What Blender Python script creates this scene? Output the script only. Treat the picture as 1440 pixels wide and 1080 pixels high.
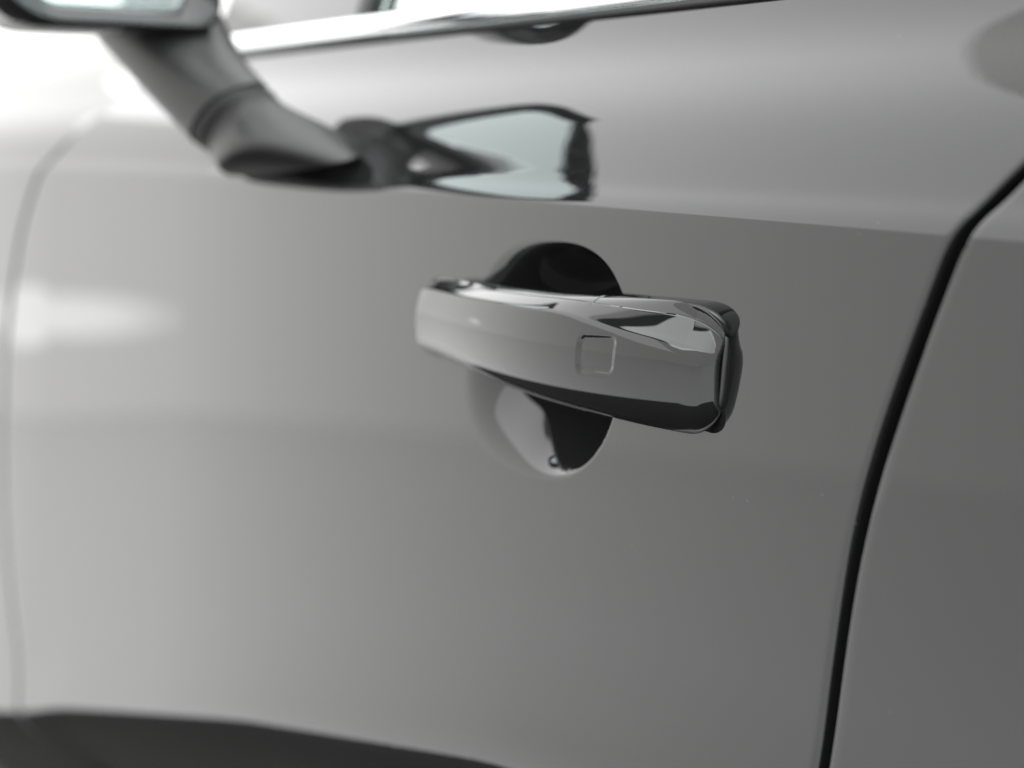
import bpy, math
import numpy as np
from mathutils import Vector, Matrix
R = math.radians
for o in list(bpy.data.objects): bpy.data.objects.remove(o)
S = bpy.context.scene
col = S.collection

# ------------------------------------------------------------------ camera
# x runs along the car towards its tail, y points into the car, z is up; origin on the door skin behind the handle
AZ, PITCH, FPX = R(28.9), R(7.83), 2400.0
fwd = Vector((-math.cos(AZ)*math.cos(PITCH), math.sin(AZ)*math.cos(PITCH), -math.sin(PITCH)))
right = Vector((math.sin(AZ), math.cos(AZ), 0)); up = right.cross(fwd)
cd = bpy.data.cameras.new('camera'); cam = bpy.data.objects.new('camera', cd); col.objects.link(cam)
cam.matrix_world = Matrix.Translation((0.57005, -0.345, 0.08028)) @ Matrix((right, up, -fwd)).transposed().to_4x4()
cd.sensor_width = 36; cd.lens = 36*FPX/1440; cd.clip_start = 0.01; cd.clip_end = 200
cd.dof.use_dof = True; cd.dof.focus_distance = 0.60; cd.dof.aperture_fstop = 5.6
S.camera = cam

# ------------------------------------------------------------------ world and lamps (photo studio)
W = bpy.data.worlds.new('World'); S.world = W; W.use_nodes = True
bg = W.node_tree.nodes['Background']; bg.inputs[0].default_value = (1.0, 0.995, 0.985, 1); bg.inputs[1].default_value = 2.15
def softbox(name, loc, target, sx, sy, radiance, colour=(1, 1, 1)):
    l = bpy.data.lights.new(name, 'AREA'); l.shape = 'RECTANGLE'; l.size = sx; l.size_y = sy
    l.energy = radiance*math.pi*sx*sy; l.color = colour
    o = bpy.data.objects.new(name, l); col.objects.link(o); o.location = loc
    if target: o.rotation_euler = (Vector(target)-Vector(loc)).to_track_quat('-Z', 'Y').to_euler()   # otherwise straight down
    return o
softbox('ceiling_softbox', (-5.22, -2.5, 2.4), None, 6.0, 13.0, 1.4, (0.98, 1, 1))
softbox('overhead_softbox', (0.36, 0.0, 2.4), None, 4.08, 12.0, 5.5, (0.98, 1, 1))
softbox('rear_softbox', (5.4, 0.0, 2.4), None, 6.0, 12.0, 5.0, (0.95, 1, 0.995))
softbox('front_softbox', (-5.5, -1.53, -0.33), (-0.9, 0, 0), 0.22, 0.20, 0.95).data.shape = 'ELLIPSE'
S.view_settings.view_transform = 'Standard'; S.view_settings.look = 'None'
S.view_settings.exposure = 0; S.view_settings.gamma = 1
S.render.engine = 'CYCLES'
S.cycles.use_denoising = True
S.cycles.max_bounces = 10; S.cycles.glossy_bounces = 6; S.cycles.transmission_bounces = 6
S.cycles.sample_clamp_indirect = 20

# ------------------------------------------------------------------ materials
def mat(name):
    m = bpy.data.materials.new(name); m.use_nodes = True
    nt = m.node_tree; return m, nt, nt.nodes['Principled BSDF']
def noise(nt, scale, detail=2, rough=.5):
    tc = nt.nodes.new('ShaderNodeTexCoord'); n = nt.nodes.new('ShaderNodeTexNoise')
    n.inputs['Scale'].default_value = scale; n.inputs['Detail'].default_value = detail; n.inputs['Roughness'].default_value = rough
    nt.links.new(tc.outputs['Object'], n.inputs['Vector']); return n
def bump(nt, b, src, dist, strength=1.0):
    bp = nt.nodes.new('ShaderNodeBump'); bp.inputs['Distance'].default_value = dist; bp.inputs['Strength'].default_value = strength
    nt.links.new(src, bp.inputs['Height']); nt.links.new(bp.outputs[0], b.inputs['Normal']); return bp

def paint_material(name, peel=3.5e-6, base=0.007):
    m, nt, b = mat(name)
    b.inputs['IOR'].default_value = 1.5
    b.inputs['Roughness'].default_value = 0.015
    n = noise(nt, 260, 1); bump(nt, b, n.outputs[0], peel)
    # sparse settled dust
    tc = nt.nodes.new('ShaderNodeTexCoord'); v = nt.nodes.new('ShaderNodeTexVoronoi'); v.inputs['Scale'].default_value = 130
    nt.links.new(tc.outputs['Object'], v.inputs['Vector'])
    lt = nt.nodes.new('ShaderNodeMath'); lt.operation = 'LESS_THAN'; lt.inputs[1].default_value = 0.020
    nt.links.new(v.outputs['Distance'], lt.inputs[0])
    sep = nt.nodes.new('ShaderNodeSeparateColor'); nt.links.new(v.outputs['Color'], sep.inputs[0])
    gt = nt.nodes.new('ShaderNodeMath'); gt.operation = 'GREATER_THAN'; gt.inputs[1].default_value = 0.7
    nt.links.new(sep.outputs[0], gt.inputs[0])
    mu = nt.nodes.new('ShaderNodeMath'); mu.operation = 'MULTIPLY'
    nt.links.new(lt.outputs[0], mu.inputs[0]); nt.links.new(gt.outputs[0], mu.inputs[1])
    mix = nt.nodes.new('ShaderNodeMix'); mix.data_type = 'RGBA'
    mix.inputs[6].default_value = (base, base, base*1.02, 1); mix.inputs[7].default_value = (0.20, 0.20, 0.19, 1)
    nt.links.new(mu.outputs[0], mix.inputs[0]); nt.links.new(mix.outputs[2], b.inputs['Base Color'])
    return m
PAINT = paint_material('black_paint')
HPAINT = paint_material('handle_paint', 0.8e-6, 0.005)

def plastic(name, colr, rough, scale=900, dist=2e-5, spec=.5):
    m, nt, b = mat(name); b.inputs['Base Color'].default_value = (*colr, 1); b.inputs['Roughness'].default_value = rough
    b.inputs['Specular IOR Level'].default_value = spec
    n = noise(nt, scale, 3); bump(nt, b, n.outputs[0], dist); return m
PLASTIC = plastic('grained_plastic', (0.012, 0.0117, 0.0117), 0.42, 1500, 4e-5, .32)
RUBBER = plastic('black_rubber', (0.008, 0.008, 0.008), 0.6)
GASKET = plastic('satin_gasket', (0.005, 0.005, 0.005), 0.30, 600, 4e-6)
DARK = plastic('dark_interior', (0.006, 0.006, 0.006), 0.9, 200, 1e-4, .1)
GLOSSB = plastic('gloss_black_plastic', (0.008, 0.008, 0.008), 0.05, 300, 2e-6)
FLOORM = plastic('studio_floor_grey', (0.025, 0.025, 0.024), 0.8, 6, 1e-4, .05)
FLOORW = plastic('studio_floor_white', (0.58, 0.58, 0.575), 0.20, 6, 1e-5, .6)
CEILM = plastic('studio_ceiling_grey', (0.035, 0.042, 0.042), 0.8, 6, 1e-4, .05)
def metal(name, colr, rough, dist=1e-6):
    m, nt, b = mat(name); b.inputs['Base Color'].default_value = (*colr, 1); b.inputs['Metallic'].default_value = 1
    b.inputs['Roughness'].default_value = rough; n = noise(nt, 120, 1); bump(nt, b, n.outputs[0], dist); return m
CHROME = metal('bright_trim', (0.82, 0.83, 0.84), 0.08)
MIRROR = metal('mirror_silver', (0.80, 0.86, 0.86), 0.0, 2e-7)
m, nt, b = mat('window_glass'); GLASS = m
b.inputs['Base Color'].default_value = (0.55, 0.66, 0.63, 1); b.inputs['Transmission Weight'].default_value = 1; b.inputs['Roughness'].default_value = 0; b.inputs['IOR'].default_value = 1.5

# ------------------------------------------------------------------ helpers
def link(name, V, F, material, parent=None, smooth=True):
    me = bpy.data.meshes.new(name); me.from_pydata([tuple(v) for v in V], [], [tuple(f) for f in F])
    if smooth: me.polygons.foreach_set('use_smooth', [True]*len(me.polygons))
    me.materials.append(material); me.update()
    o = bpy.data.objects.new(name, me); col.objects.link(o); o.parent = parent
    return o
def grid_faces(nr, nc, closed=False, flip=False):
    i = np.arange(nr-1)[:, None]; j = np.arange(nc if closed else nc-1)[None, :]
    a = i*nc+j; b = i*nc+(j+1) % nc; c = (i+1)*nc+(j+1) % nc; d = (i+1)*nc+j
    q = np.stack([a, b, c, d] if not flip else [a, d, c, b], -1).reshape(-1, 4)
    return q.tolist()
def smooth_table(pts, lo, hi, sigma, n=3001):
    pts = sorted(pts); xs = np.linspace(lo, hi, n)
    y = np.interp(xs, [p[0] for p in pts], [p[1] for p in pts])
    # linear continuation past the ends
    s = sigma/(xs[1]-xs[0]); k = int(4*s)+1
    ker = np.exp(-.5*(np.arange(-k, k+1)/s)**2); ker /= ker.sum()
    yp = np.concatenate([2*y[0]-y[k:0:-1], y, 2*y[-1]-y[-2:-k-2:-1]])
    return xs, np.convolve(yp, ker, 'valid')
def fn(tab): return lambda v: np.interp(v, tab[0], tab[1])
def bspline(C, per, closed=True):
    C = np.asarray(C, float); n = len(C); out = []
    t = np.linspace(0, 1, per, endpoint=False)[:, None]
    w = [(1-t)**3/6, (3*t**3-6*t**2+4)/6, (-3*t**3+3*t**2+3*t+1)/6, t**3/6]
    for i in range(n):
        out.append(sum(w[k]*C[(i+k-1) % n] for k in range(4)))
    return np.concatenate(out)
def smoothstep(a, b, v):
    t = np.clip((v-a)/(b-a), 0, 1); return t*t*(3-2*t)

# ------------------------------------------------------------------ body side shape
zc = fn(smooth_table([(-3, .0644), (-1, .0644), (-.575, .0644), (-.234, .0617), (.007, .0594), (.144, .0588), (.232, .0584), (1, .053), (2, .047)], -3, 2, .06))
# outward tilt (degrees the skin faces up) by height over the shoulder line
TILT = [(.60, 24), (.12, 16), (.080, 19), (.073, 22), (.066, 28), (.059, 35), (.052, 40), (.043, 38), (.036, 32.5), (.030, 27), (.023, 22), (.016, 19), (.0095, 18.5), (.0082, 20),
        (.0070, 25), (.0055, 34), (.0040, 35), (.0025, 27), (.0002, 20), (-.0022, 11), (-.0052, 5), (-.009, 3.5), (-.03, 3.4), (-.08, 3.6), (-.15, 4.2), (-.25, 5.5), (-.40, 7.5), (-.9, 8)]
tx, ty = smooth_table(TILT, -.9, .6, .0018, 30001)
py_ = np.concatenate([[0], np.cumsum(np.tan(np.radians(.5*(ty[1:]+ty[:-1])))*(tx[1]-tx[0]))])
py_ -= np.interp(-.0585, tx, py_)
# lower sill roll: line and extra slope by height over it
zr = fn(smooth_table([(-3, -.62), (-1.05, -.445), (-.84, -.388), (-.78, -.371), (-.70, -.3450), (-.33, -.247), (-.04, -.180), (.10, -.160), (.6, -.14), (2, -.13)], -3, 2, .02))
ROLL = [(.9, 0), (.065, 0), (.038, 4.5), (.018, 9.0), (.008, 5.0), (.002, -6), (-.006, -26), (-.02, -42), (-.04, -48), (-.5, -48)]
rx, ry = smooth_table(ROLL, -.5, .9, .002, 30001)
pr_ = np.concatenate([[0], np.cumsum(np.tan(np.radians(.5*(ry[1:]+ry[:-1])))*(rx[1]-rx[0]))])
pr_ -= np.interp(.18, rx, pr_)
def skin(x, z):
    y = np.interp(z-zc(x), tx, py_) + np.interp(z-zr(x), rx, pr_)
    d = np.maximum(-.5-x, 0); flare = np.where(d < .3, .04*d*d/.6, .04*(d-.15))   # the side swells towards the front wheel
    return y - flare + .03*np.maximum(x-.3, 0)**2

# bowl behind the handle
def bowl(x, z):
    # scooped dish, deepest up and to the rear of its middle: a long ramp below and in front, a steep wall behind
    u0 = (x+.0315-.16*z)/.0635; w0 = (z+.0045)/.0490
    r0 = np.hypot(u0, w0); m = (np.abs(u0)**2.5+np.abs(w0)**2.5)**(1/2.5)
    sc = m/np.maximum(r0, 1e-9); u0 = u0*sc; w0 = w0*sc          # squarish outline mapped to the unit disc
    ex, ez = .12, .42
    dx, dz = u0-ex, w0-ez; rr = np.maximum(np.hypot(dx, dz), 1e-9); dx, dz = dx/rr, dz/rr
    b = ex*dx+ez*dz; t = -b+np.sqrt(b*b+1-ex*ex-ez*ez)
    q = np.clip(rr/t, 0, 1)
    rightness = .5+.5*np.clip(u0/np.maximum(np.hypot(u0, w0), 1e-6), -1, 1)
    k = 2.0+8*rightness**4
    return .027*np.where(q < 1, np.maximum(1-q**k, 0)**(1.1+1.3*(1-rightness**1.5)), 0)

car = bpy.data.objects.new('car', None); col.objects.link(car); car.location = (0, 0, 0)
car['label'] = 'glossy black car filling the picture, its front door handle in focus'; car['category'] = 'car'

TOPZ = .0775
XRP = [(-.9, .170), (-.40, .159), (-.30, .1580), (-.22, .1588), (-.169, .1605), (-.135, .1625), (-.10, .1660), (-.07, .1740), (-.04, .1852), (-.010, .1975), (.0005, .2030), (.0181, .2195), (.071, .270), (.2, .38)]
_a = smooth_table(XRP, -.9, .2, .0035); _b = smooth_table(XRP, -.9, .2, .016)
_w = smoothstep(-.045, -.020, _a[0])
xr_f = fn((_a[0], _a[1]*_w+_b[1]*(1-_w)))
xf_f = fn(smooth_table([(-.9, -.60), (-.50, -.765), (-.43, -.803), (-.39, -.840), (-.34, -.880), (-.28, -.912), (-.223, -.9266), (-.16, -.929), (-.1115, -.919), (-.049, -.889), (-.0014, -.842), (.0378, -.762), (.0661, -.702), (.2, -.40)], -.9, .2, .010))
ROWS = np.concatenate([np.arange(-.70, -.13, .0035), np.arange(-.13, -.125, .0015), np.arange(-.125, -.008, .0007), np.arange(-.008, .008, .00035), np.arange(.008, TOPZ, .0012), [TOPZ]])

def panel(name, xl, xr, rows, stops, steps, hem_l=True, hem_r=True, dent=False, hr=.0024, depth=.02, top=True):
    """skin panel between two edge curves; stops = fixed columns between them, steps = column spacing per strip"""
    nr = len(rows); L = xl(rows); Rr = xr(rows)
    bounds = [L]+[np.full(nr, s) for s in stops]+[Rr]
    cols = []
    for k in range(len(bounds)-1):
        n = max(2, int(np.ceil(np.max(np.abs(bounds[k+1]-bounds[k]))/steps[k])))
        for i in range(n): cols.append(bounds[k]+(bounds[k+1]-bounds[k])*i/n)
    cols.append(bounds[-1])
    X = np.stack(cols, 1); Z = zc(X)+rows[:, None]; Y = skin(X, Z)
    if dent: Y = Y+bowl(X, Z)
    A = np.stack([X, Y, Z], -1)
    def hem(edge, sgn):
        out = []
        for ph in (22, 45, 68, 90):
            e = edge.copy(); e[:, 0] += sgn*hr*math.sin(R(ph)); e[:, 1] += hr*(1-math.cos(R(ph))); out.append(e)
        e = out[-1].copy(); e[:, 1] += depth; out.append(e)
        return out
    if hem_r: A = np.concatenate([A]+[h[:, None] for h in hem(A[:, -1], 1)], 1)
    if hem_l: A = np.concatenate([h[:, None] for h in hem(A[:, 0], -1)][::-1]+[A], 1)
    if top:
        e = A[-1].copy(); e[:, 1] += .012; A = np.concatenate([A, e[None]], 0)
    return link(name, A.reshape(-1, 3), grid_faces(A.shape[0], A.shape[1]), PAINT, car)

# ------------------------------------------------------------------ setting
a = np.linspace(0, 2*math.pi, 129)[:-1]; FZ = -.95
def disc(name, r, z, th, cx, cy, material):
    V = [(cx, cy, z)]+[(cx+(r-.01)*math.cos(t), cy+(r-.01)*math.sin(t), z) for t in a]+[(cx+r*math.cos(t), cy+r*math.sin(t), z-.01) for t in a]+[(cx+r*math.cos(t), cy+r*math.sin(t), z-th) for t in a]
    n = len(a); F = [(0, i+1, (i+1) % n+1) for i in range(n)]
    for k in (0, n): F += [(1+k+i, 1+k+n+i, 1+k+n+(i+1) % n, 1+k+(i+1) % n) for i in range(n)]
    o = link(name, V, F, material, smooth=False); o['kind'] = 'structure'; return o
disc('floor', 9.0, FZ-.03, .02, 0, 0, FLOORW)
V = [(x, y, z) for z in (2.62, 2.70) for x, y in ((-2.24, -6), (9, -6), (9, 6), (-2.24, 6))]
ce = link('ceiling', V, [(0, 1, 2, 3), (7, 6, 5, 4), (0, 4, 5, 1), (1, 5, 6, 2), (2, 6, 7, 3), (3, 7, 4, 0)], CEILM, smooth=False); ce['kind'] = 'structure'
disc('turntable', 3.0, FZ, .03, 0, .9, FLOORM)

# ------------------------------------------------------------------ car panels
door = panel('front_door', lambda r: xf_f(r)+.0024, lambda r: xr_f(r)-.0024, ROWS, [-.13, .055], [.006, .0007, .003], dent=True)
rows2 = ROWS[::1]
rear = panel('rear_door', lambda r: xr_f(r)+.0050+.0024, lambda r: np.full(len(r), 1.1), np.concatenate([np.arange(-.70, -.02, .004), np.arange(-.02, .012, .0005), np.arange(.012, TOPZ, .002), [TOPZ]]), [.45], [.004, .02], hem_r=False)

# front fender (forward of the door) and bonnet above it
FROWS = np.concatenate([np.arange(-.70, -.03, .005), np.arange(-.03, .012, .0008), np.arange(.012, .125, .003)])
def fender_top(A): pass
nrf = len(FROWS)
def fender_panel():
    rows = FROWS; L = np.full(nrf, -2.2); Rr = xf_f(rows)-.0055-.0022
    ts = np.concatenate([np.linspace(0, .6, 20, endpoint=False), np.linspace(.6, 1, 60)])
    X = L[:, None]+(Rr-L)[:, None]*ts[None]; Z = zc(X)+rows[:, None]
    Y = skin(X, Z)
    over = np.maximum(rows[:, None]-.012, 0); Y = Y+over**2*7.0
    A = np.stack([X, Y, Z], -1)
    e = A[:, -1]; hem = []
    for ph in (30, 60, 90):
        h = e.copy(); h[:, 0] += .0022*math.sin(R(ph)); h[:, 1] += .0022*(1-math.cos(R(ph))); hem.append(h[:, None])
    h = hem[-1].copy(); h[..., 1] += .02; hem.append(h)
    A = np.concatenate([A]+hem, 1)
    return link('front_fender', A.reshape(-1, 3), grid_faces(A.shape[0], A.shape[1]), PAINT, car), A
fender, FA = fender_panel()
# bonnet: sheet curving inboard from the fender's upper edge
xs = np.linspace(-2.2, -.50, 60); tt = np.linspace(0, 1, 30)
zt0 = zc(xs)+.125; y0 = skin(xs, zt0)+.113**2*7.0
BV = []
for t in tt:
    for i, xx in enumerate(xs):
        BV.append((xx, y0[i]+.004+.55*t, zt0[i]+.003+.14*math.sin(t*math.pi/2)*.8))
link('bonnet', BV, grid_faces(30, 60), PAINT, car)

# dark body shell behind the shut lines
def shell_strip(name, xf, dx0, dx1, off):
    rows = np.arange(-.70, .12, .01); V = []
    for r in rows:
        xm = float(xf(np.array([r]))[0])
        for d in (dx0, dx1):
            z = float(zc(np.array([xm]))[0])+r
            V.append((xm+d, float(skin(np.array([xm]), np.array([z]))[0])+off, z))
    return link(name, V, grid_faces(len(rows), 2), DARK, car)
shell_strip('door_frame', xr_f, -.05, .06, .018)
shell_strip('door_frame', xf_f, -.06, .05, .018)

def seal_tube(xf, dx, dy, rad):
    rows = np.arange(-.70, .075, .006); V = []
    xm = xf(rows)+dx; zz = zc(xm)+rows; yy = skin(xm, zz)+dy
    for x_, y_, z_ in zip(xm, yy, zz):
        for k in range(10):
            t = 2*math.pi*k/10; V.append((x_+rad*math.cos(t), y_+rad*math.sin(t), z_))
    return link('door_seal', V, grid_faces(len(rows), 10, closed=True), RUBBER, door)
seal_tube(xr_f, .0028, .0135, .0032)

# ------------------------------------------------------------------ window: bright strip, seal, glass
def sweep(name, sec, xs, zbase, material, parent, ytop=0.0):
    V = []
    for xx in xs:
        z0 = float(zc(np.array([xx]))[0])+TOPZ; y0 = float(skin(np.array([xx]), np.array([z0]))[0])
        for (dy, dz) in sec: V.append((xx, y0+dy+ytop, z0+zbase+dz))
    return link(name, V, grid_faces(len(xs), len(sec), closed=True), material, parent)
xw = np.linspace(-.66, 1.1, 180)
tsec = bspline([(-.0015, .0005), (-.0040, .0012), (-.0050, .0050), (-.0035, .0095), (.0010, .0125), (.0050, .0130), (.0080, .010), (.008, .002)], 5)
trim = sweep('window_trim', tsec, xw, .0012, CHROME, car)
ssec = [(-.0022, -.0015), (-.0026, .0), (-.0022, .0016), (.006, .0016), (.006, -.0015)]
sweep('trim_seal', ssec, xw, .0, RUBBER, trim)
lean = math.tan(R(17)); YT = float(skin(np.array([0.]), np.array([.0583+TOPZ]))[0])
def pane(name, x0, x1, zlo, zhi, y_off, th, material, parent, n=24):
    V = []; y_off += YT
    for s in (0, th):
        for k in range(n):
            t = k/(n-1)
            for xx in (x0, x1):
                z = zlo+(zhi-zlo)*t; V.append((xx, y_off+s+(z-zlo)*lean+.10*(t*t)*.3, z))
    F = grid_faces(n, 2)+[[i+2*n for i in f][::-1] for f in grid_faces(n, 2)]
    m_ = 2*n
    F += [(0, m_, m_+1, 1), (2*n-2, 2*n-1, m_+2*n-1, m_+2*n-2)]
    for k in range(n-1):
        F += [(2*k, 2*k+2, m_+2*k+2, m_+2*k), (2*k+1, m_+2*k+1, m_+2*k+3, 2*k+3)]
    return link(name, V, F, material, parent, smooth=False)
glass = pane('window_glass', -.335, .34, .128, .56, .014, .004, GLASS, car)
pane('window_glass', .40, 1.1, .120, .56, .014, .004, GLASS, car)
pane('window_pillar', .342, .398, .120, .56, .011, .03, GLOSSB, car)
pane('window_divider', -.352, -.337, .130, .50, .006, .02, RUBBER, car)
pane('sail_panel', -.60, -.354, .134, .40, .010, .02, PAINT, car)
pane('inner_door_trim', -.36, 1.1, .05, .125, .06, .03, DARK, car)
pane('cabin_lining', -.6, 1.2, -.2, .7, .75, .03, DARK, car)

# ------------------------------------------------------------------ door handle
tab = lambda pts, s: fn(smooth_table(pts, -.14, .13, s, 1201))
def poly(pts, deg):
    c = np.polyfit([p[0] for p in pts], [p[1] for p in pts], deg); return lambda x: np.polyval(c, x)
zt_m = poly([(-.122, .0248), (-.104, .0250), (-.085, .0252), (-.048, .0256), (-.012, .0260), (.03, .0272), (.055, .0284), (.075, .0290), (.092, .0290), (.105, .0288)], 3)
zb_m = poly([(-.122, -.0115), (-.104, -.0123), (-.086, -.0130), (-.034, -.0148), (.012, -.0163), (.047, -.0182), (.075, -.0190), (.092, -.0187), (.105, -.0180)], 3)
P_m = poly([(-.122, .0120), (-.10, .0150), (-.07, .0195), (-.03, .0238), (.00, .0252), (.03, .0246), (.06, .0195), (.08, .0138), (.095, .0084), (.102, .0055)], 4)
XL, XR = -.1290, .0972
def capf(d, r, n):
    t = np.clip(1-np.maximum(d, 0)/r, 0, 1); return (1-t**n)**(1/n)
def zt_f(x): x = np.asarray(x, float); return zt_m(x)-.0070*(1-capf(x-XL, .024, 2.2))-.0105*(1-capf(XR-x, .026, 2.2))
def zb_f(x): x = np.asarray(x, float); return zb_m(x)+.0032*(1-capf(x-XL, .010, 2.2))+.0090*(1-capf(XR-x, .013, 2.2))
def P_f(x): x = np.asarray(x, float); return .0030+(P_m(x)-.0030)*capf(x-XL, .0075, 2.2)*capf(XR-x, .0042, 2.2)
yi_f = tab([(-.14, .004), (-.082, .004), (-.066, -.004), (-.050, -.0110), (-.02, -.0130), (.012, -.0120), (.028, -.004), (.040, .004), (.13, .004)], .004)
def SHEAR(x): return .34-.28*smoothstep(-.05, .09, np.asarray(x, float))
def section(x):
    ch = .145+.15*float(smoothstep(.01, .09, x)); kk = ch/.145
    zt, zb, P, yi = [float(f(np.array([x]))[0]) for f in (zt_f, zb_f, P_f, yi_f)]
    H = zt-zb; m = .5*(zt+zb)
    bk = max(P*.45, min(P, -yi)*.95) if yi < 0 else P*.40
    e = min(1, max(P, .0005)/.012)
    f1, f2 = .0030*e, .0050*e
    C = [(yi, m), (yi, zb+.30*H), (yi-.0004, zb+.12*H), (-bk-.0005, zb+.015*H), (-bk-.002*e, zb),
         (-P+f2+.003*e, zb+.0006), (-P+f2*.55, zb+.10*H), (-P+.0012*e, zb+.22*H), (-P+.0001, zb+.40*H), (-P-.0003*e, zb+.58*H), (-P+.0003*e, zb+.74*H-(ch-.145)*H*.7),
         (-P+.0011*e, zt-(ch+.02)*H), (-P+.0015*e, zt-ch*H), (-P+.0030*e, zt-(ch-.03)*H),
         (-P+f1+.0045*e, zt-.03*kk*H), (-bk-.002*e, zt), (-bk, zt-.005*H), (yi-.0004, zt-.10*H), (yi, zt-.30*H)]
    return C
PER = 10
eL = XL+.0185*(1-np.cos(np.linspace(0, math.pi/2, 50, endpoint=False))); eR = XR-.0135*(1-np.cos(np.linspace(0, math.pi/2, 50)))[::-1]
st = np.concatenate([eL, np.linspace(XL+.0185, .034, 150, endpoint=False), np.linspace(.034, .078, 130, endpoint=False), np.linspace(.078, XR-.0135, 12, endpoint=False), eR])
assert (np.diff(st) > 0).all()
RING = []
for x in st:
    s = bspline(section(x), PER)
    yd = float(skin(np.array([x]), np.array([.005]))[0])
    xa = x+SHEAR(x)*(s[:, 1]-.006)
    fix = (P_m(x)-P_m(xa))*np.clip(-s[:, 0]/max(float(P_m(x)), 1e-4), 0, 1)
    RING.append(np.stack([xa, s[:, 0]+fix+yd*0.5, s[:, 1]], 1))
RING = np.array(RING)                               # stations x ring points x 3
# touch pad: shallow rounded-square recess in the face
PADC = (.0468, .0066); PW, PH, PR = .0096, .0066, .0030
def pad_sdf(x, z):
    lx = np.abs(x-PADC[0]-.14*(z-PADC[1]))-(PW-PR); lz = np.abs(z-PADC[1]-.06*(x-PADC[0]))-(PH-PR)
    return np.hypot(np.maximum(lx, 0), np.maximum(lz, 0))+np.minimum(np.maximum(lx, lz), 0)-PR
front = RING[..., 1] < -.0105
sd = pad_sdf(RING[..., 0], RING[..., 2])
RING[..., 1] += np.where(front, .00080*smoothstep(.0013, -.0014, sd), 0)
nS, nR = RING.shape[:2]
iA, iB = int(4.3*PER), int(13.8*PER)                # ring range of the outer shell
out = RING[:, iA:iB+1]
cen = RING.mean(1, keepdims=True)
def inward(P, d):
    v = cen[:, 0]-P; v[:, 0] = 0; v /= np.maximum(np.linalg.norm(v, axis=1, keepdims=True), 1e-9); return P+v*d
SH = np.concatenate([inward(out[:, 0], .002)[:, None], inward(out[:, 0], .0003)[:, None], out, inward(out[:, -1], .0003)[:, None], inward(out[:, -1], .002)[:, None]], 1)
F = np.array(grid_faces(nS, SH.shape[1]))
sdS = pad_sdf(SH[..., 0], SH[..., 2]); inpad = ((sdS < -.0019) & (SH[..., 1] < -.0105)).reshape(-1)
selp = inpad[F].all(1)
SV = SH.reshape(-1, 3)
handle = link('door_handle', SV, F[~selp].tolist(), HPAINT, car)
used = np.unique(F[selp]); remap = -np.ones(len(SV), int); remap[used] = np.arange(len(used))
link('touch_pad', SV[used], remap[F[selp]].tolist(), HPAINT, handle)
# liner: rest of the ring, set in a little
idx = [(i % nR) for i in range(iB-4, iA+5+nR)]
LN = RING[:, idx]
LN = np.stack([inward(LN[:, k], .00045) for k in range(LN.shape[1])], 1)
link('grip_liner', LN.reshape(-1, 3), grid_faces(nS, LN.shape[1]), HPAINT, handle)
# base gaskets between handle and door skin
def base_plate(x0, x1, grow, proud):
    xs = np.linspace(x0, x1, 60); o_top = [(x, float(zt_f(np.array([x]))[0])-.0030) for x in xs]; o_bot = [(x, float(zb_f(np.array([x]))[0])+.0012) for x in xs[::-1]]
    P = np.array(o_top+o_bot); P = P+0
    # round the outline and widen it
    L_ = np.concatenate([[0], np.cumsum(np.linalg.norm(np.roll(P, -1, 0)-P, axis=1))]); PP = np.concatenate([P, P[:1]])
    u_ = np.linspace(0, L_[-1], 241)[:-1]; P = np.stack([np.interp(u_, L_, PP[:, 0]), np.interp(u_, L_, PP[:, 1])], 1)
    n = len(P); Q = P.copy()
    for _ in range(90): Q = .5*Q+.25*(np.roll(Q, 1, 0)+np.roll(Q, -1, 0))
    T = np.roll(Q, -1, 0)-np.roll(Q, 1, 0); T /= np.linalg.norm(T, axis=1, keepdims=True)+1e-12
    N = np.stack([-T[:, 1], T[:, 0]], 1)
    rings = []
    for g, pr in ((grow+.0006, -.004), (grow+.0006, 0), (grow+.0004, proud*.55), (grow, proud*.85), (grow-.0006, proud), (grow-.004, proud+.0002)):
        q = Q+N*g; x = q[:, 0]+SHEAR(q[:, 0])*(q[:, 1]-.006); z = q[:, 1]
        rings.append(np.stack([x, skin(x, z)-pr, z], 1))
    A = np.array(rings); V = A.reshape(-1, 3).tolist(); Fc = grid_faces(len(rings), n, closed=True)
    return link('handle_base', V, Fc, GASKET, handle)
base_plate(.042, .0962, .0003, .0018)

# ------------------------------------------------------------------ side mirror
def rrect(hw, hh, r, n=14):
    P = []
    for sx_, sz_, m_, a0 in ((1, 1, 1, 0), (-1, 1, 1.6, 90), (-1, -1, 1.7, 180), (1, -1, .6, 270)):   # the outer upper corner is the roundest
        rr = r*m_; cx, cz = sx_*(hw-rr), sz_*(hh-rr)
        for k in range(n):
            t = R(a0+90*k/(n-1)); P.append((cx+rr*math.cos(t), cz+rr*math.sin(t)))
    return np.array(P)
MC = np.array((-.338, -.0885, .2050)); MYAW = R(8)
ca, sa = math.cos(MYAW), math.sin(MYAW)
def mplace(u, v, w):   # u along the mirror (towards the car), v up, w rearward
    return (MC[0]+w*ca-u*sa, MC[1]+u*ca+w*sa, MC[2]+v)
def mshape(q, hh):   # the outer end leans in towards the top
    q = q.copy(); q[:, 0] += 1.0*np.maximum(q[:, 1]+.012, 0)*np.clip(-q[:, 0]/.06, 0, 1); return q
def mring(scale, w, dz=0, hw=.0675, hh=.061, r=.025):
    q = mshape(rrect(hw*scale[0], hh*scale[1], r*min(scale)), hh*scale[1]); return [mplace(p[0], p[1]+dz, w) for p in q]
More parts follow.
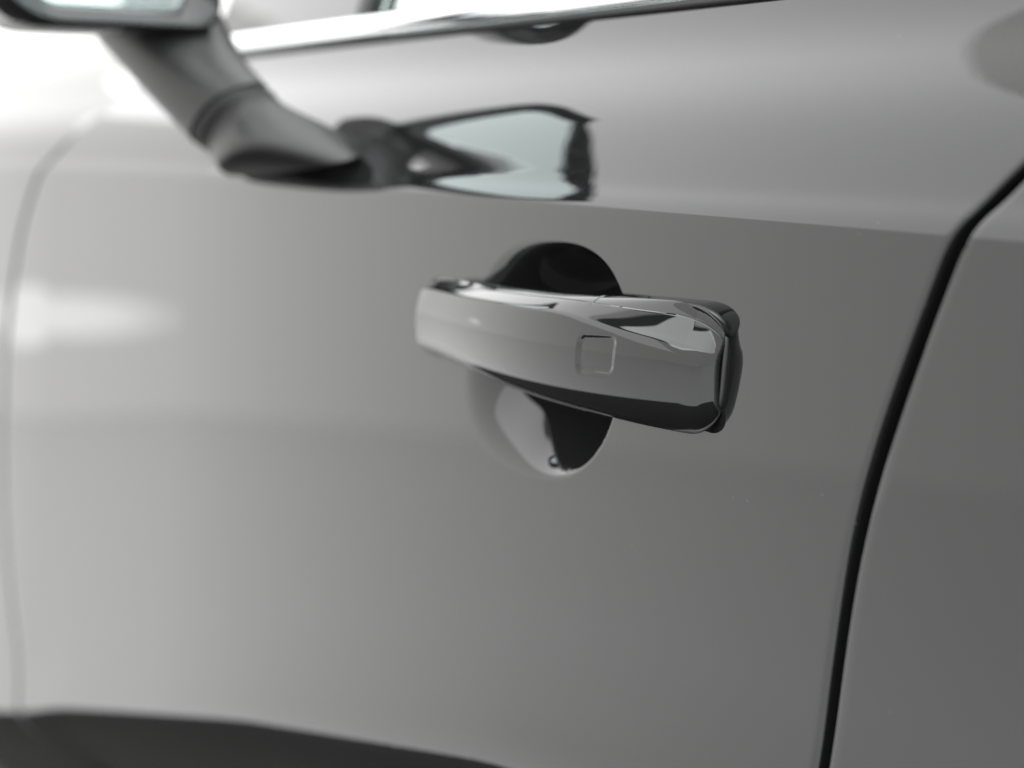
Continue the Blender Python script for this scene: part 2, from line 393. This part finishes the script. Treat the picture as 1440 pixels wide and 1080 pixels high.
RG = [mring((.72, .80), -.012), mring((.75, .83), -.002), mring((.96, .945), .003), mring((.985, .98), .003), mring((1, 1), .000), mring((1.015, 1.03), -.02), mring((1.0, 1.02), -.055),
      mring((.93, .93), -.085, .003), mring((.78, .76), -.105, .006), mring((.5, .48), -.118, .01), mring((.2, .2), -.122, .012)]
n_ = len(RG[0]); V = [p for r_ in RG for p in r_]; F = grid_faces(len(RG), n_, closed=True)+[tuple(range((len(RG)-1)*n_, len(RG)*n_))]
mirror = link('side_mirror', V, F, GLOSSB, car)
q = mshape(rrect(.0675*.73, .061*.80, .017), .061*.80); GV = []; GF = []
for k, s in enumerate(np.linspace(1, .02, 14)):
    for p in q: GV.append(mplace(p[0]*s, p[1]*s, -.008-.5*((p[0]*s)**2+(p[1]*s)**2)/1.6))
GF = grid_faces(14, len(q), closed=True)+[tuple(range(13*len(q), 14*len(q)))]
link('mirror_glass', GV, GF, MIRROR, mirror)
def loft(name, secs, material, parent, n=40, cap=True):
    V = []
    for c, A_, B_ in secs:
        for k in range(n):
            t = 2*math.pi*k/n; ct, st_ = math.cos(t), math.sin(t)
            ct = math.copysign(abs(ct)**.8, ct); st_ = math.copysign(abs(st_)**.8, st_)
            V.append(tuple(np.array(c)+np.array(A_)*ct+np.array(B_)*st_))
    F = grid_faces(len(secs), n, closed=True)
    if cap: F += [tuple(range(n))[::-1], tuple(range((len(secs)-1)*n, len(secs)*n))]
    return link(name, V, F, material, parent)
# arm: from the housing down to the shoulder of the door
def interp_secs(keys, m=10):
    out = []
    K = [np.concatenate([np.array(v, float) for v in k]) for k in keys]
    for i in range(len(K)-1):
        p0, p1, p2, p3 = K[max(i-1, 0)], K[i], K[i+1], K[min(i+2, len(K)-1)]
        for t in np.linspace(0, 1, m, endpoint=False):
            out.append(.5*(2*p1+(p2-p0)*t+(2*p0-5*p1+4*p2-p3)*t*t+(-p0+3*p1-3*p2+p3)*t**3))
    out.append(K[-1]); return [(k[:3], k[3:6], k[6:9]) for k in out]
arm_top = ((-.402, -.041, .152), (.036, 0, .006), (.0, .034, .004))
arm_mid = ((-.360, -.034, .122), (.028, 0, .010), (.0, .026, .004))
joint = ((-.325, -.026, .099), (.027, 0, .0150), (.0, .019, .004))
foot_a = ((-.318, -.018, .090), (.028, 0, .013), (.0, .019, .004))
foot_b = ((-.305, -.006, .079), (.042, 0, .010), (.0, .028, .004))
foot_c = ((-.315, .004, .071), (.085, 0, .004), (.0, .014, .004))
link_ = loft('mirror_arm', interp_secs([arm_top, arm_mid, joint]), PLASTIC, mirror)
js = lambda k, f: (k[0], tuple(np.array(k[1])*f), tuple(np.array(k[2])*f))
jm = tuple(tuple(.5*(np.array(a_)+np.array(b_))) for a_, b_ in zip(joint, foot_a))
f0 = tuple(tuple(.30*np.array(b_)+.70*np.array(a_)) for a_, b_ in zip(joint, foot_a))
loft('arm_seam', [js(joint, .96), js(f0, .96)], RUBBER, mirror)
loft('mirror_foot', interp_secs([f0, foot_a, foot_b, foot_c]), PLASTIC, mirror)
